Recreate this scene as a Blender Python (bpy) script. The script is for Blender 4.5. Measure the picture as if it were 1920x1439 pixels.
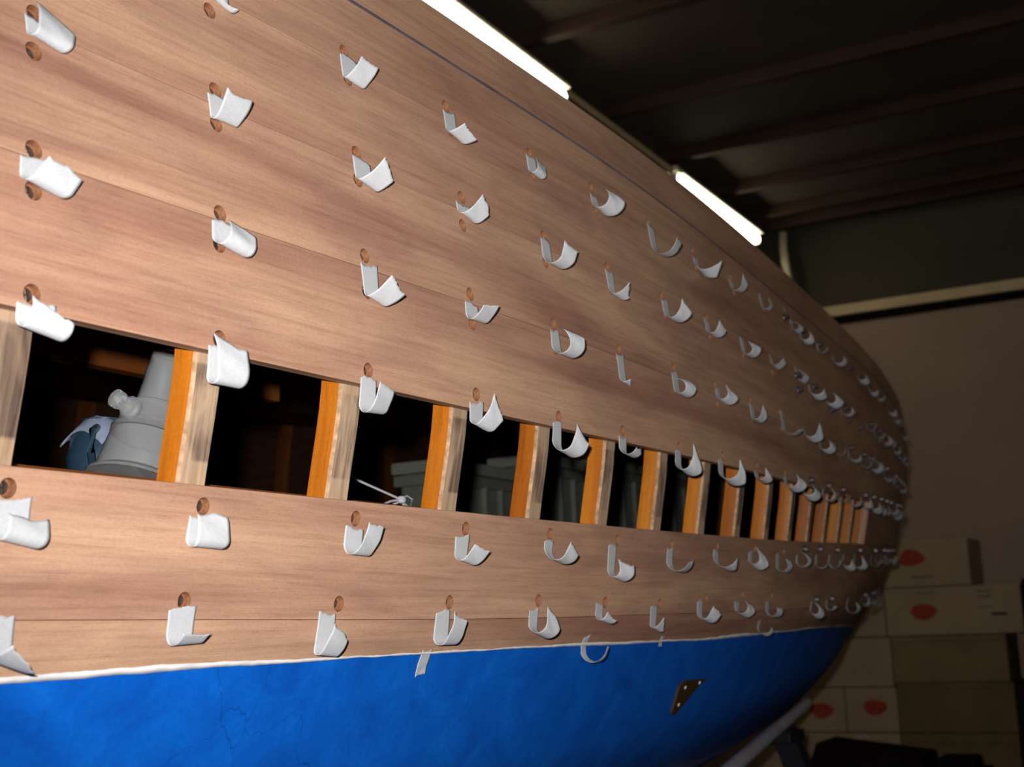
import bpy, bmesh, math, random
import numpy as np
from mathutils import Vector, Matrix

for o in list(bpy.data.objects):
    bpy.data.objects.remove(o)
SC = bpy.context.scene
COL = SC.collection
random.seed(7)
FLASH, TUBE = 138.0, 8.0
H = 1.30                      # camera height above the shed floor

# ------------------------------------------------------------------ camera
RX, RY, RZ = ((0.4832397, 0.14021006, 0.86418779),
              (-0.87467001, 0.11998122, 0.46963485),
              (-0.03783878, -0.98282534, 0.18061722))
right = Vector((RX[0], RY[0], RZ[0])); down = Vector((RX[1], RY[1], RZ[1])); fwd = Vector((RX[2], RY[2], RZ[2]))
cd = bpy.data.cameras.new('camera'); cam = bpy.data.objects.new('camera', cd); COL.objects.link(cam)
cd.sensor_width = 36.0; cd.lens = 2450 / 1920 * 36
cd.clip_start = 0.02; cd.clip_end = 60
m3 = Matrix((right, -down, -fwd)).transposed()
cam.matrix_world = Matrix.Translation((0, 0, H)) @ m3.to_4x4()
cd.dof.use_dof = True; cd.dof.focus_distance = 1.35; cd.dof.aperture_fstop = 9.0
SC.camera = cam

# ------------------------------------------------------------------ world, flash, exposure
w = bpy.data.worlds.new('world'); SC.world = w; w.use_nodes = True
w.node_tree.nodes['Background'].inputs[0].default_value = (0.75, 0.62, 0.5, 1)
w.node_tree.nodes['Background'].inputs[1].default_value = 0.01
ld = bpy.data.lights.new('camera_flash', 'SPOT'); ld.energy = FLASH; ld.color = (1.0, 0.96, 0.93)
ld.spot_size = math.radians(84); ld.spot_blend = 1.0; ld.shadow_soft_size = 0.012
fl = bpy.data.objects.new('camera_flash', ld); COL.objects.link(fl)
fl.matrix_world = Matrix.Translation(Vector((0, 0, H)) + right * -0.035 - down * 0.05) @ (Matrix.Rotation(math.radians(-6), 3, 'Z') @ m3).to_4x4()
vs = SC.view_settings
vs.view_transform = 'Standard'; vs.look = 'None'; vs.gamma = 1.0; vs.exposure = 0.0
vs.use_curve_mapping = False

# ------------------------------------------------------------------ materials
def mat(name):
    m = bpy.data.materials.new(name); m.use_nodes = True
    nt = m.node_tree
    return m, nt, nt.nodes['Principled BSDF']
def plain(name, col, rough=0.6, metal=0.0, spec=0.3, var=0.0, scale=20.0, stretch=(1, 1, 1)):
    m, nt, b = mat(name)
    b.inputs['Roughness'].default_value = rough; b.inputs['Metallic'].default_value = metal
    b.inputs['Specular IOR Level'].default_value = spec
    if var:
        tc = nt.nodes.new('ShaderNodeTexCoord'); mp = nt.nodes.new('ShaderNodeMapping')
        mp.inputs['Scale'].default_value = stretch
        n = nt.nodes.new('ShaderNodeTexNoise'); n.inputs['Scale'].default_value = scale; n.inputs['Detail'].default_value = 5
        r = nt.nodes.new('ShaderNodeValToRGB')
        r.color_ramp.elements[0].position = 0.3; r.color_ramp.elements[1].position = 0.7
        r.color_ramp.elements[0].color = tuple(c * (1 - var) for c in col) + (1,)
        r.color_ramp.elements[1].color = tuple(min(1, c * (1 + var)) for c in col) + (1,)
        nt.links.new(tc.outputs['Object'], mp.inputs[0]); nt.links.new(mp.outputs[0], n.inputs['Vector'])
        nt.links.new(n.outputs['Fac'], r.inputs[0]); nt.links.new(r.outputs[0], b.inputs['Base Color'])
    else:
        b.inputs['Base Color'].default_value = tuple(col) + (1,)
    return m
def ramp(nt, fac, stops):
    r = nt.nodes.new('ShaderNodeValToRGB'); e = r.color_ramp.elements
    while len(e) < len(stops): e.new(0.5)
    for el, (p, c) in zip(e, stops): el.position = p; el.color = tuple(c) + (1,)
    nt.links.new(fac, r.inputs[0]); return r.outputs[0]
def uvnoise(nt, scale_xyz, scale, detail=5, dist=0.0, rough=0.5, src='UV'):
    tc = nt.nodes.new('ShaderNodeTexCoord'); mp = nt.nodes.new('ShaderNodeMapping')
    mp.inputs['Scale'].default_value = scale_xyz
    n = nt.nodes.new('ShaderNodeTexNoise'); n.inputs['Scale'].default_value = scale
    n.inputs['Detail'].default_value = detail; n.inputs['Distortion'].default_value = dist; n.inputs['Roughness'].default_value = rough
    nt.links.new(tc.outputs[src], mp.inputs[0]); nt.links.new(mp.outputs[0], n.inputs['Vector'])
    return n.outputs['Fac']
def mix(nt, fac, a, b, mode='MIX'):
    n = nt.nodes.new('ShaderNodeMix'); n.data_type = 'RGBA'; n.blend_type = mode
    if isinstance(fac, (int, float)): n.inputs[0].default_value = fac
    else: nt.links.new(fac, n.inputs[0])
    for v, i in ((a, 6), (b, 7)):
        if isinstance(v, tuple): n.inputs[i].default_value = v + (1,)
        else: nt.links.new(v, n.inputs[i])
    return n.outputs[2]
def bump(nt, b, h, s, d=0.001):
    n = nt.nodes.new('ShaderNodeBump'); n.inputs['Strength'].default_value = s; n.inputs['Distance'].default_value = d
    nt.links.new(h, n.inputs['Height']); nt.links.new(n.outputs[0], b.inputs['Normal'])
def grain(name, light, mid, dark, rough=0.55, spec=0.25):
    """bare sanded wood, grain running along U"""
    m, nt, b = mat(name)
    big = uvnoise(nt, (0.8, 9, 1), 1.3, 4, 0.6)
    base = ramp(nt, big, [(0.30, dark), (0.50, mid), (0.72, light)])
    streak = uvnoise(nt, (5, 190, 1), 1.0, 8, 0.4, 0.65)
    sc = ramp(nt, streak, [(0.32, (0.70, 0.62, 0.58)), (0.5, (0.97, 0.96, 0.95)), (0.66, (1.12, 1.12, 1.1))])
    c = mix(nt, 0.6, base, sc, 'MULTIPLY')
    mot = ramp(nt, uvnoise(nt, (1.6, 7, 1), 2.2, 6, 1.0, 0.6), [(0.34, (0.80, 0.77, 0.82)), (0.56, (1.02, 1.02, 1.02))])
    c = mix(nt, 0.8, c, mot, 'MULTIPLY')
    spk = ramp(nt, uvnoise(nt, (260, 420, 1), 1.0, 2, 0.0, 0.6), [(0.3, (0.86, 0.84, 0.86)), (0.7, (1.08, 1.08, 1.06))])
    c = mix(nt, 0.6, c, spk, 'MULTIPLY')
    pore = uvnoise(nt, (35, 900, 1), 1.0, 3, 0.0, 0.7)
    pc = ramp(nt, pore, [(0.33, (0.70, 0.62, 0.60)), (0.45, (1, 1, 1))])
    c = mix(nt, 0.6, c, pc, 'MULTIPLY')
    nt.links.new(c, b.inputs['Base Color'])
    b.inputs['Roughness'].default_value = rough; b.inputs['Specular IOR Level'].default_value = spec
    bump(nt, b, streak, 0.25, 0.0006)
    return m
M = {}
M['plank'] = grain('bare mahogany', (0.60, 0.385, 0.245), (0.50, 0.300, 0.198), (0.36, 0.190, 0.130))
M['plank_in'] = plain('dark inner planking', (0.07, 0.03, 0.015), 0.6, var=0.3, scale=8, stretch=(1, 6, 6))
M['bore'] = plain('freshly bored wood', (0.25, 0.11, 0.055), 0.5, var=0.3, scale=300)
M['screw'] = plain('dull screw metal', (0.20, 0.17, 0.15), 0.35, metal=0.9)
M['bolt'] = plain('dark clamp screw', (0.05, 0.035, 0.045), 0.35, metal=0.4, spec=0.6)
M['caulk'] = plain('grey blue residue', (0.13, 0.105, 0.12), 0.8, var=0.45, scale=14, stretch=(1, 1, 1))
M['deckwood'] = plain('deck wood', (0.25, 0.13, 0.06), 0.5, var=0.2, scale=5)
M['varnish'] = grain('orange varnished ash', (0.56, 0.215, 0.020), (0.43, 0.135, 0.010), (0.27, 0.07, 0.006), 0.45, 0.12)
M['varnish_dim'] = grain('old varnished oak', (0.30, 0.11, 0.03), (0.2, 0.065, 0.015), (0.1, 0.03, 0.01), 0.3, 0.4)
# exposed outer face of a rib: pale wood, grey-brown weathered middle
def rib_face():
    m, nt, b = mat('weathered rib face')
    st = uvnoise(nt, (7, 110, 1), 1.0, 7, 0.5, 0.7)
    pale = ramp(nt, st, [(0.3, (0.27, 0.17, 0.105)), (0.6, (0.48, 0.345, 0.23))])
    grey = ramp(nt, st, [(0.32, (0.07, 0.045, 0.035)), (0.5, (0.18, 0.125, 0.09)), (0.64, (0.38, 0.27, 0.18))])
    blot = uvnoise(nt, (9, 22, 1), 1.0, 4, 0.8)
    sep = nt.nodes.new('ShaderNodeSeparateXYZ'); tc = nt.nodes.new('ShaderNodeTexCoord'); nt.links.new(tc.outputs['UV'], sep.inputs[0])
    # U = height along the rib above the gap's lower edge in metres
    a = nt.nodes.new('ShaderNodeMapRange'); a.inputs['From Min'].default_value = 0.013; a.inputs['From Max'].default_value = 0.016
    c = nt.nodes.new('ShaderNodeMapRange'); c.inputs['From Min'].default_value = 0.101; c.inputs['From Max'].default_value = 0.098
    nt.links.new(sep.outputs[0], a.inputs[0]); nt.links.new(sep.outputs[0], c.inputs[0])
    mu = nt.nodes.new('ShaderNodeMath'); mu.operation = 'MULTIPLY'; nt.links.new(a.outputs[0], mu.inputs[0]); nt.links.new(c.outputs[0], mu.inputs[1])
    bl = nt.nodes.new('ShaderNodeMapRange'); bl.inputs['From Min'].default_value = 0.36; bl.inputs['From Max'].default_value = 0.56
    nt.links.new(blot, bl.inputs[0])
    mu2 = nt.nodes.new('ShaderNodeMath'); mu2.operation = 'MULTIPLY'; nt.links.new(mu.outputs[0], mu2.inputs[0]); nt.links.new(bl.outputs[0], mu2.inputs[1])
    nt.links.new(mix(nt, mu2.outputs[0], pale, grey), b.inputs['Base Color'])
    b.inputs['Roughness'].default_value = 0.75; b.inputs['Specular IOR Level'].default_value = 0.15
    bump(nt, b, st, 0.4, 0.0008)
    return m
M['rib_face'] = rib_face()
M['rib_edge'] = plain('scraped pale rib edge', (0.40, 0.26, 0.16), 0.75, spec=0.1, var=0.4, scale=120)
def blue():
    m, nt, b = mat('blue bottom paint')
    n = uvnoise(nt, (1, 1, 1), 14, 6, 0.6, 0.6)
    c = ramp(nt, n, [(0.3, (0.0015, 0.088, 0.48)), (0.55, (0.002, 0.125, 0.62)), (0.75, (0.004, 0.165, 0.72))])
    f = uvnoise(nt, (1, 1, 1), 160, 3, 0.0, 0.6)
    fc = ramp(nt, f, [(0.3, (0.8, 0.8, 0.85)), (0.6, (1, 1, 1))])
    c = mix(nt, 0.7, c, fc, 'MULTIPLY')
    # fine cracks in the paint
    tc = nt.nodes.new('ShaderNodeTexCoord'); mp = nt.nodes.new('ShaderNodeMapping'); mp.inputs['Scale'].default_value = (9, 5, 1)
    nz = nt.nodes.new('ShaderNodeTexNoise'); nz.inputs['Scale'].default_value = 1.2; nz.inputs['Detail'].default_value = 4
    nt.links.new(tc.outputs['UV'], mp.inputs[0]); nt.links.new(mp.outputs[0], nz.inputs['Vector'])
    ad = nt.nodes.new('ShaderNodeVectorMath'); ad.operation = 'ADD'; nt.links.new(mp.outputs[0], ad.inputs[0]); nt.links.new(nz.outputs['Color'], ad.inputs[1])
    vo = nt.nodes.new('ShaderNodeTexVoronoi'); vo.feature = 'DISTANCE_TO_EDGE'; vo.inputs['Scale'].default_value = 1.0
    nt.links.new(ad.outputs[0], vo.inputs['Vector'])
    ck = nt.nodes.new('ShaderNodeMapRange'); ck.inputs['From Min'].default_value = 0.0; ck.inputs['From Max'].default_value = 0.006
    ck.inputs['To Min'].default_value = 0.45; ck.inputs['To Max'].default_value = 0.0
    nt.links.new(vo.outputs['Distance'], ck.inputs[0])
    br = uvnoise(nt, (1, 1, 1), 5, 2)
    bm = nt.nodes.new('ShaderNodeMapRange'); bm.inputs['From Min'].default_value = 0.52; bm.inputs['From Max'].default_value = 0.6
    nt.links.new(br, bm.inputs[0])
    mm = nt.nodes.new('ShaderNodeMath'); mm.operation = 'MULTIPLY'; nt.links.new(ck.outputs[0], mm.inputs[0]); nt.links.new(bm.outputs[0], mm.inputs[1])
    c = mix(nt, mm.outputs[0], c, (0.0, 0.02, 0.10))
    nt.links.new(c, b.inputs['Base Color'])
    b.inputs['Roughness'].default_value = 0.5; b.inputs['Specular IOR Level'].default_value = 0.3
    return m
M['blue'] = blue()
M['primer'] = plain('white primer', (0.78, 0.76, 0.78), 0.7, var=0.12, scale=60)
def tape():
    m, nt, b = mat('white masking tape')
    n = uvnoise(nt, (1, 1, 1), 500, 3, src='Object')
    nt.links.new(ramp(nt, n, [(0.3, (0.60, 0.63, 0.67)), (0.7, (0.70, 0.73, 0.77))]), b.inputs['Base Color'])
    b.inputs['Roughness'].default_value = 0.65
    tr = nt.nodes.new('ShaderNodeBsdfTranslucent'); tr.inputs[0].default_value = (0.6, 0.58, 0.55, 1)
    mx = nt.nodes.new('ShaderNodeMixShader'); mx.inputs[0].default_value = 0.25
    out = nt.nodes['Material Output']
    nt.links.new(b.outputs[0], mx.inputs[1]); nt.links.new(tr.outputs[0], mx.inputs[2]); nt.links.new(mx.outputs[0], out.inputs[0])
    return m
M['tape'] = tape()
M['clear'] = mat('clear plastic')[0]
_b = M['clear'].node_tree.nodes['Principled BSDF']
_b.inputs['Base Color'].default_value = (0.88, 0.92, 0.93, 1); _b.inputs['Transmission Weight'].default_value = 0.85
_b.inputs['Roughness'].default_value = 0.10; _b.inputs['Coat Weight'].default_value = 1.0; _b.inputs['Coat Roughness'].default_value = 0.22; _b.inputs['IOR'].default_value = 1.35
M['bluedark'] = plain('dark blue glazed jar', (0.02, 0.045, 0.075), 0.3, spec=0.6)
M['cloth'] = plain('grey blue cloth', (0.20, 0.24, 0.34), 0.9, var=0.2, scale=60)
M['crate'] = plain('grey green plastic', (0.12, 0.135, 0.11), 0.5, var=0.1, scale=8)
M['crate_lid'] = plain('grey crate lid', (0.16, 0.175, 0.145), 0.5)
M['cord'] = plain('white cord', (0.45, 0.45, 0.5), 0.8)
M['card'] = plain('pale cardboard', (0.46, 0.33, 0.21), 0.8, var=0.08, scale=6)
M['card_brown'] = plain('brown cardboard', (0.29, 0.195, 0.10), 0.8, var=0.12, scale=6)
M['card_dark'] = plain('dim olive crate board', (0.21, 0.145, 0.065), 0.8, var=0.15, scale=6)
M['red'] = plain('red print', (0.42, 0.055, 0.025), 0.7, var=0.3, scale=40)
M['ink'] = plain('dark print', (0.05, 0.045, 0.03), 0.7)
M['ink_soft'] = plain('faded print', (0.20, 0.135, 0.08), 0.7)
M['shine'] = plain('packing tape glint', (0.55, 0.45, 0.3), 0.2, spec=0.9)
M['wall_low'] = plain('cream partition', (0.46, 0.33, 0.255), 0.8, var=0.05, scale=2)
M['wall_up'] = plain('dark upper wall', (0.085, 0.075, 0.05), 0.8, var=0.1, scale=2)
M['ceil'] = plain('dark roof panels', (0.095, 0.075, 0.055), 0.8, var=0.2, scale=1.5)
M['purlin'] = plain('dark brown purlins', (0.06, 0.032, 0.020), 0.7, var=0.2, scale=3)
M['ledge'] = plain('pale timber ledge', (0.80, 0.62, 0.38), 0.6, var=0.1, scale=4)
M['floor'] = plain('grey concrete', (0.12, 0.11, 0.10), 0.85, var=0.2, scale=3)
M['pad'] = plain('pale grey padding', (0.68, 0.66, 0.80), 0.85, var=0.12, scale=14)
M['steel_dark'] = plain('black painted steel', (0.012, 0.012, 0.02), 0.6, var=0.3, scale=10)
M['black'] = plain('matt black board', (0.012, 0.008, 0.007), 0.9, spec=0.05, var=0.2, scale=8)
M['bronze'] = plain('tarnished bronze', (0.10, 0.055, 0.02), 0.5, metal=0.5)
M['rivet'] = plain('pale rivet head', (0.6, 0.58, 0.52), 0.4)
M['white_metal'] = plain('white enamelled metal', (0.88, 0.84, 0.74), 0.35, spec=0.5)
M['pipe'] = plain('glossy cream pipe', (0.92, 0.80, 0.58), 0.25, spec=0.6)
m_, nt_, b_ = mat('lit fluorescent tube'); M['lamp'] = m_
b_.inputs['Base Color'].default_value = (1, 0.97, 0.85, 1)
b_.inputs['Emission Color'].default_value = (1.0, 0.90, 0.66, 1); b_.inputs['Emission Strength'].default_value = TUBE

# ------------------------------------------------------------------ mesh helpers
def obj(name, me, m=None, parent=None):
    o = bpy.data.objects.new(name, me); COL.objects.link(o)
    if m is not None:
        for k in (m if isinstance(m, (list, tuple)) else [m]): me.materials.append(M[k])
    if parent: attach(o, parent)
    return o
def attach(o, parent):
    o.parent = parent
    pm = Matrix.Translation(parent.location) if parent.parent is None else WORLD[parent.name]
    o.matrix_parent_inverse = pm.inverted()
WORLD = {}
def empty(name, loc):
    o = bpy.data.objects.new(name, None); COL.objects.link(o); o.location = loc; o.empty_display_size = 0.05
    return o
def tag(o, label, cat, group=None):
    o['label'] = label; o['category'] = cat
    if group: o['group'] = group
    return o
def structure(o): o['kind'] = 'structure'; return o
def mesh(name, verts, faces, smooth=False, angle=None):
    me = bpy.data.meshes.new(name); me.from_pydata([tuple(v) for v in verts], [], faces); me.validate(); me.update()
    if smooth:
        me.shade_smooth()
        if angle: me.set_sharp_from_angle(angle=math.radians(angle))
    return me
def fix(me):
    bm = bmesh.new(); bm.from_mesh(me); bmesh.ops.recalc_face_normals(bm, faces=bm.faces); bm.to_mesh(me); bm.free(); return me
def boxes_mesh(name, blist, bev=0.0):
    """blist: (x0,x1,y0,y1,z0,z1) in world coordinates"""
    bm = bmesh.new()
    for x0, x1, y0, y1, z0, z1 in blist:
        r = bmesh.ops.create_cube(bm, size=1.0)
        for v in r['verts']:
            v.co = Vector(((x0 + x1) / 2 + v.co.x * (x1 - x0), (y0 + y1) / 2 + v.co.y * (y1 - y0), (z0 + z1) / 2 + v.co.z * (z1 - z0)))
    if bev: bmesh.ops.bevel(bm, geom=bm.edges[:], offset=bev, segments=2, affect='EDGES', profile=0.6)
    me = bpy.data.meshes.new(name); bm.to_mesh(me); bm.free(); return me
def tube_mesh(name, pts, r, n=10, caps=True):
    pts = [Vector(p) for p in pts]; vs, fs = [], []
    up = Vector((0.03, 0.1, 1)).normalized()
    for i, p in enumerate(pts):
        d = (pts[min(i + 1, len(pts) - 1)] - pts[max(i - 1, 0)]).normalized()
        a = d.cross(up); a = a.normalized() if a.length > 1e-4 else d.cross(Vector((1, 0, 0))).normalized()
        b = d.cross(a).normalized(); rr = r[i] if isinstance(r, (list, tuple)) else r
        for k in range(n):
            t = 2 * math.pi * k / n; vs.append(p + a * (math.cos(t) * rr) + b * (math.sin(t) * rr))
        up = a.cross(d).normalized() if abs(d.dot(up)) > 0.95 else up
    for i in range(len(pts) - 1):
        for k in range(n):
            fs.append((i * n + k, i * n + (k + 1) % n, (i + 1) * n + (k + 1) % n, (i + 1) * n + k))
    if caps: fs += [tuple(range(n))[::-1], tuple((len(pts) - 1) * n + k for k in range(n))]
    return fix(mesh(name, vs, fs, True, 50))
def lathe_mesh(name, prof, mw, n=28, smooth=35):
    """prof: (radius, height) list turned about mw's z axis"""
    vs, fs = [], []
    for r, z in prof:
        for k in range(n):
            t = 2 * math.pi * k / n; vs.append(mw @ Vector((r * math.cos(t), r * math.sin(t), z)))
    for i in range(len(prof) - 1):
        for k in range(n):
            fs.append((i * n + k, i * n + (k + 1) % n, (i + 1) * n + (k + 1) % n, (i + 1) * n + k))
    if prof[0][0] > 1e-5: fs.append(tuple(range(n))[::-1])
    if prof[-1][0] > 1e-5: fs.append(tuple((len(prof) - 1) * n + k for k in range(n)))
    me = mesh(name, vs, fs, True, smooth)
    bm = bmesh.new(); bm.from_mesh(me); bmesh.ops.remove_doubles(bm, verts=bm.verts, dist=1e-6); bmesh.ops.recalc_face_normals(bm, faces=bm.faces); bm.to_mesh(me); bm.free()
    return me

# ------------------------------------------------------------------ hull shape (metres; z measured from camera height)
XK=[-3.6,-2.6,-1.6,-0.6,.05,.65,1.25,1.85,2.45,3.05,3.65,4.5,5.4]
BASE=[1.96,1.38,.99,.815,.782,.763,.746,.746,.770,.824,.893,1.03,1.205]
# level: z at XK[3:] , then y-offset mid, y-offset transom
def sm(t): t=np.clip(t,0,1); return t*t*(3-2*t)
LV={
'keel': ([-.62,-.62,-.62,-.62,-.61,-.60,-.58,-.54,-.46,-.38],1.25,.79),
'b1':   ([-.47,-.47,-.47,-.47,-.465,-.46,-.45,-.42,-.38,-.33],.60,.44),
'b2':   ([-.27,-.27,-.27,-.27,-.265,-.26,-.25,-.24,-.22,-.19],.19,.30),
'b3':   ([-.13,-.13,-.13,-.13,-.13,-.13,-.13,-.13,-.13,-.125],.075,.235),
'blue': ([-.027,-.027,-.027,-.028,-.035,-.037,-.037,-.042,-.053,-.065],.032,.19),
'joint':([.018,.018,.016,.007,.005,.006,.012,.022,.042,.07],.017,.09),
'low':  ([.125,.125,.125,.124,.128,.138,.156,.177,.21,.25],0,0),
'top':  ([.236,.236,.236,.237,.244,.254,.268,.292,.335,.39],-.020,-.035),
'seam3':([.352,.352,.352,.359,.364,.370,.384,.402,.43,.47],-.019,-.055),
'seam2':([.462,.462,.462,.473,.481,.484,.492,.502,.535,.58],-.008,-.075),
'seam1':([.572,.572,.575,.588,.602,.610,.622,.637,.655,.68],.006,-.075),
'dark': ([.664,.664,.668,.672,.678,.676,.684,.702,.73,.76],.018,-.070),
'sheer':([.735,.735,.738,.742,.753,.760,.769,.779,.81,.85],.032,-.06),
}
NAMES=list(LV)
def natspline(x,y):
    x=np.array(x,float);y=np.array(y,float);n=len(x);h=np.diff(x)
    A=np.zeros((n,n));b=np.zeros(n);A[0,0]=A[-1,-1]=1
    for i in range(1,n-1):
        A[i,i-1]=h[i-1];A[i,i]=2*(h[i-1]+h[i]);A[i,i+1]=h[i];b[i]=6*((y[i+1]-y[i])/h[i]-(y[i]-y[i-1])/h[i-1])
    m=np.linalg.solve(A,b)
    def f(t):
        t=float(t);i=min(max(int(np.searchsorted(x,t)-1),0),n-2);a=x[i+1]-t;c=t-x[i];hh=h[i]
        return (m[i]*a**3+m[i+1]*c**3)/(6*hh)+(y[i]/hh-m[i]*hh/6)*a+(y[i+1]/hh-m[i+1]*hh/6)*c
    return f
fB=natspline(XK,BASE)
fZ=[natspline(XK[3:],LV[n][0]) for n in NAMES]
YC=2.0
_c={}
def section(X):
    k=round(X,5)
    if k in _c: return _c[k]
    b=fB(X);w=sm((X-2.2)/3.2)*0.6+0.4*max(0,(X-2.2)/3.2)**2 if X>2.2 else 0.
    zs=[];ys=[]
    for i,n in enumerate(NAMES):
        _,o0,o1=LV[n]
        xx=max(X,-.6)
        z=fZ[i](xx)
        if X<-.6:
            z=z+ .05*(-.6-X)*(i/12.)
        off=o0*(1-w)+o1*w
        y=b+off*(1 if X>-.6 else max(0.,(YC-b)/(YC-.815)))
        ys.append(min(y,YC));zs.append(z)
    fy=natspline(range(13),ys);fz=natspline(range(13),zs)
    _c[k]=(fy,fz);return _c[k]
def S(X,v):
    fy,fz=section(X);return np.array([X,fy(v),fz(v)])
def vz(X,z):
    fy,fz=section(X);lo,hi=0.,12.
    for _ in range(40):
        m=(lo+hi)/2
        if fz(m)<z:lo=m
        else:hi=m
    return (lo+hi)/2
def SZ(X,z): return S(X,vz(X,z))
def frame(X,v):
    e=1e-3
    T=S(X+e,v)-S(X-e,v);D=S(X,v-.01)-S(X,v+.01)
    T/=np.linalg.norm(T);D/=np.linalg.norm(D)
    N=np.cross(D,T)
    if N[1]>0:N=-N
    N/=np.linalg.norm(N);T=np.cross(N,D) if np.dot(np.cross(N,D),T)>0 else -np.cross(N,D)
    return T,D,N

def P(X, v, inn=0.0):
    p = S(X, v)
    if inn:
        T, D, N = frame(X, v); p = p - N * inn
    return Vector((p[0], p[1], p[2] + H))
LVI = {n: i for i, n in enumerate(NAMES)}
XEND = 5.40
def dgirth(X, v):
    a = S(X, max(v - .02, 0)); b = S(X, v + .02); return np.linalg.norm(b - a) / .04
def xs_range(x0, x1, step):
    n = max(2, int(round((x1 - x0) / step)) + 1); return [x0 + (x1 - x0) * i / (n - 1) for i in range(n)]
def plank_mesh(name, v0, v1, x0=-3.55, x1=XEND, th=0.018, step=0.04, nv=7, gap=0.0004, mirror=False, out=0.0):
    xs = xs_range(x0, x1, step); vs, uvs = [], []
    uo = random.random() * 7; vo_ = random.random() * 3
    for X in xs:
        fv = [v0 + (v1 - v0) * j / (nv - 1) for j in range(nv)]
        fv[0] += gap / dgirth(X, v0); fv[-1] -= gap / dgirth(X, v1)
        g = 0.0; outer, inner = [], []; last = None
        for v in fv:
            p = S(X, v); T, D, N = frame(X, v); 
            if last is not None: g += np.linalg.norm(p - last)
            last = p
            a = p + N * out; b = p - N * th
            if mirror: a = np.array([a[0], 2 * YC - a[1], a[2]]); b = np.array([b[0], 2 * YC - b[1], b[2]])
            outer.append((a, g)); inner.append((b, g))
        for a, g in outer: vs.append((a[0], a[1], a[2] + H)); uvs.append((X + uo, g + vo_))
        for b, g in inner[::-1]: vs.append((b[0], b[1], b[2] + H)); uvs.append((X + uo, g + vo_ + .3))
    n = 2 * nv; fs = []
    for i in range(len(xs) - 1):
        for k in range(n):
            fs.append((i * n + k, (i + 1) * n + k, (i + 1) * n + (k + 1) % n, i * n + (k + 1) % n))
    fs.append(tuple(range(n))); fs.append(tuple((len(xs) - 1) * n + k for k in range(n))[::-1])
    me = bpy.data.meshes.new(name); me.from_pydata(vs, [], fs)
    ul = me.uv_layers.new(name='UVMap')
    for l in me.loops: ul.data[l.index].uv = uvs[l.vertex_index]
    bm = bmesh.new(); bm.from_mesh(me); bmesh.ops.recalc_face_normals(bm, faces=bm.faces); bm.to_mesh(me); bm.free()
    return me
def cut_holes(o, spots, r=0.0077, depth=0.0085):
    """bore shallow screw recesses into plank o; returns nothing, the cutter is removed again"""
    if not spots: return
    bm = bmesh.new()
    for X, z in spots:
        v = vz(X, z); T, D, N = frame(X, v); p = S(X, v)
        mw = Matrix((Vector(T), Vector(-D), Vector(N))).transposed().to_4x4(); mw.translation = Vector(p) + Vector((0, 0, H)) - Vector(N) * (depth - 0.004) / 2
        mw.translation = Vector(p) + Vector((0, 0, H)) + Vector(N) * ((0.004 - depth) / 2)
        bmesh.ops.create_cone(bm, cap_ends=True, segments=20, radius1=r, radius2=r, depth=depth + 0.004, matrix=mw)
    bmesh.ops.recalc_face_normals(bm, faces=bm.faces)
    cm = bpy.data.meshes.new('cut'); bm.to_mesh(cm); bm.free()
    co = bpy.data.objects.new('cut', cm); COL.objects.link(co)
    md = o.modifiers.new('b', 'BOOLEAN'); md.operation = 'DIFFERENCE'; md.solver = 'EXACT'; md.object = co
    bpy.context.view_layer.update()
    dg = bpy.context.evaluated_depsgraph_get()
    nm = bpy.data.meshes.new_from_object(o.evaluated_get(dg))
    o.modifiers.clear(); o.data = nm
    bpy.data.objects.remove(co); bpy.data.meshes.remove(cm)

boat = empty('wooden_boat', (2.0, YC, 0.45))
tag(boat, 'carvel planked wooden boat hull with one plank missing and a blue painted bottom', 'boat')

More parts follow.
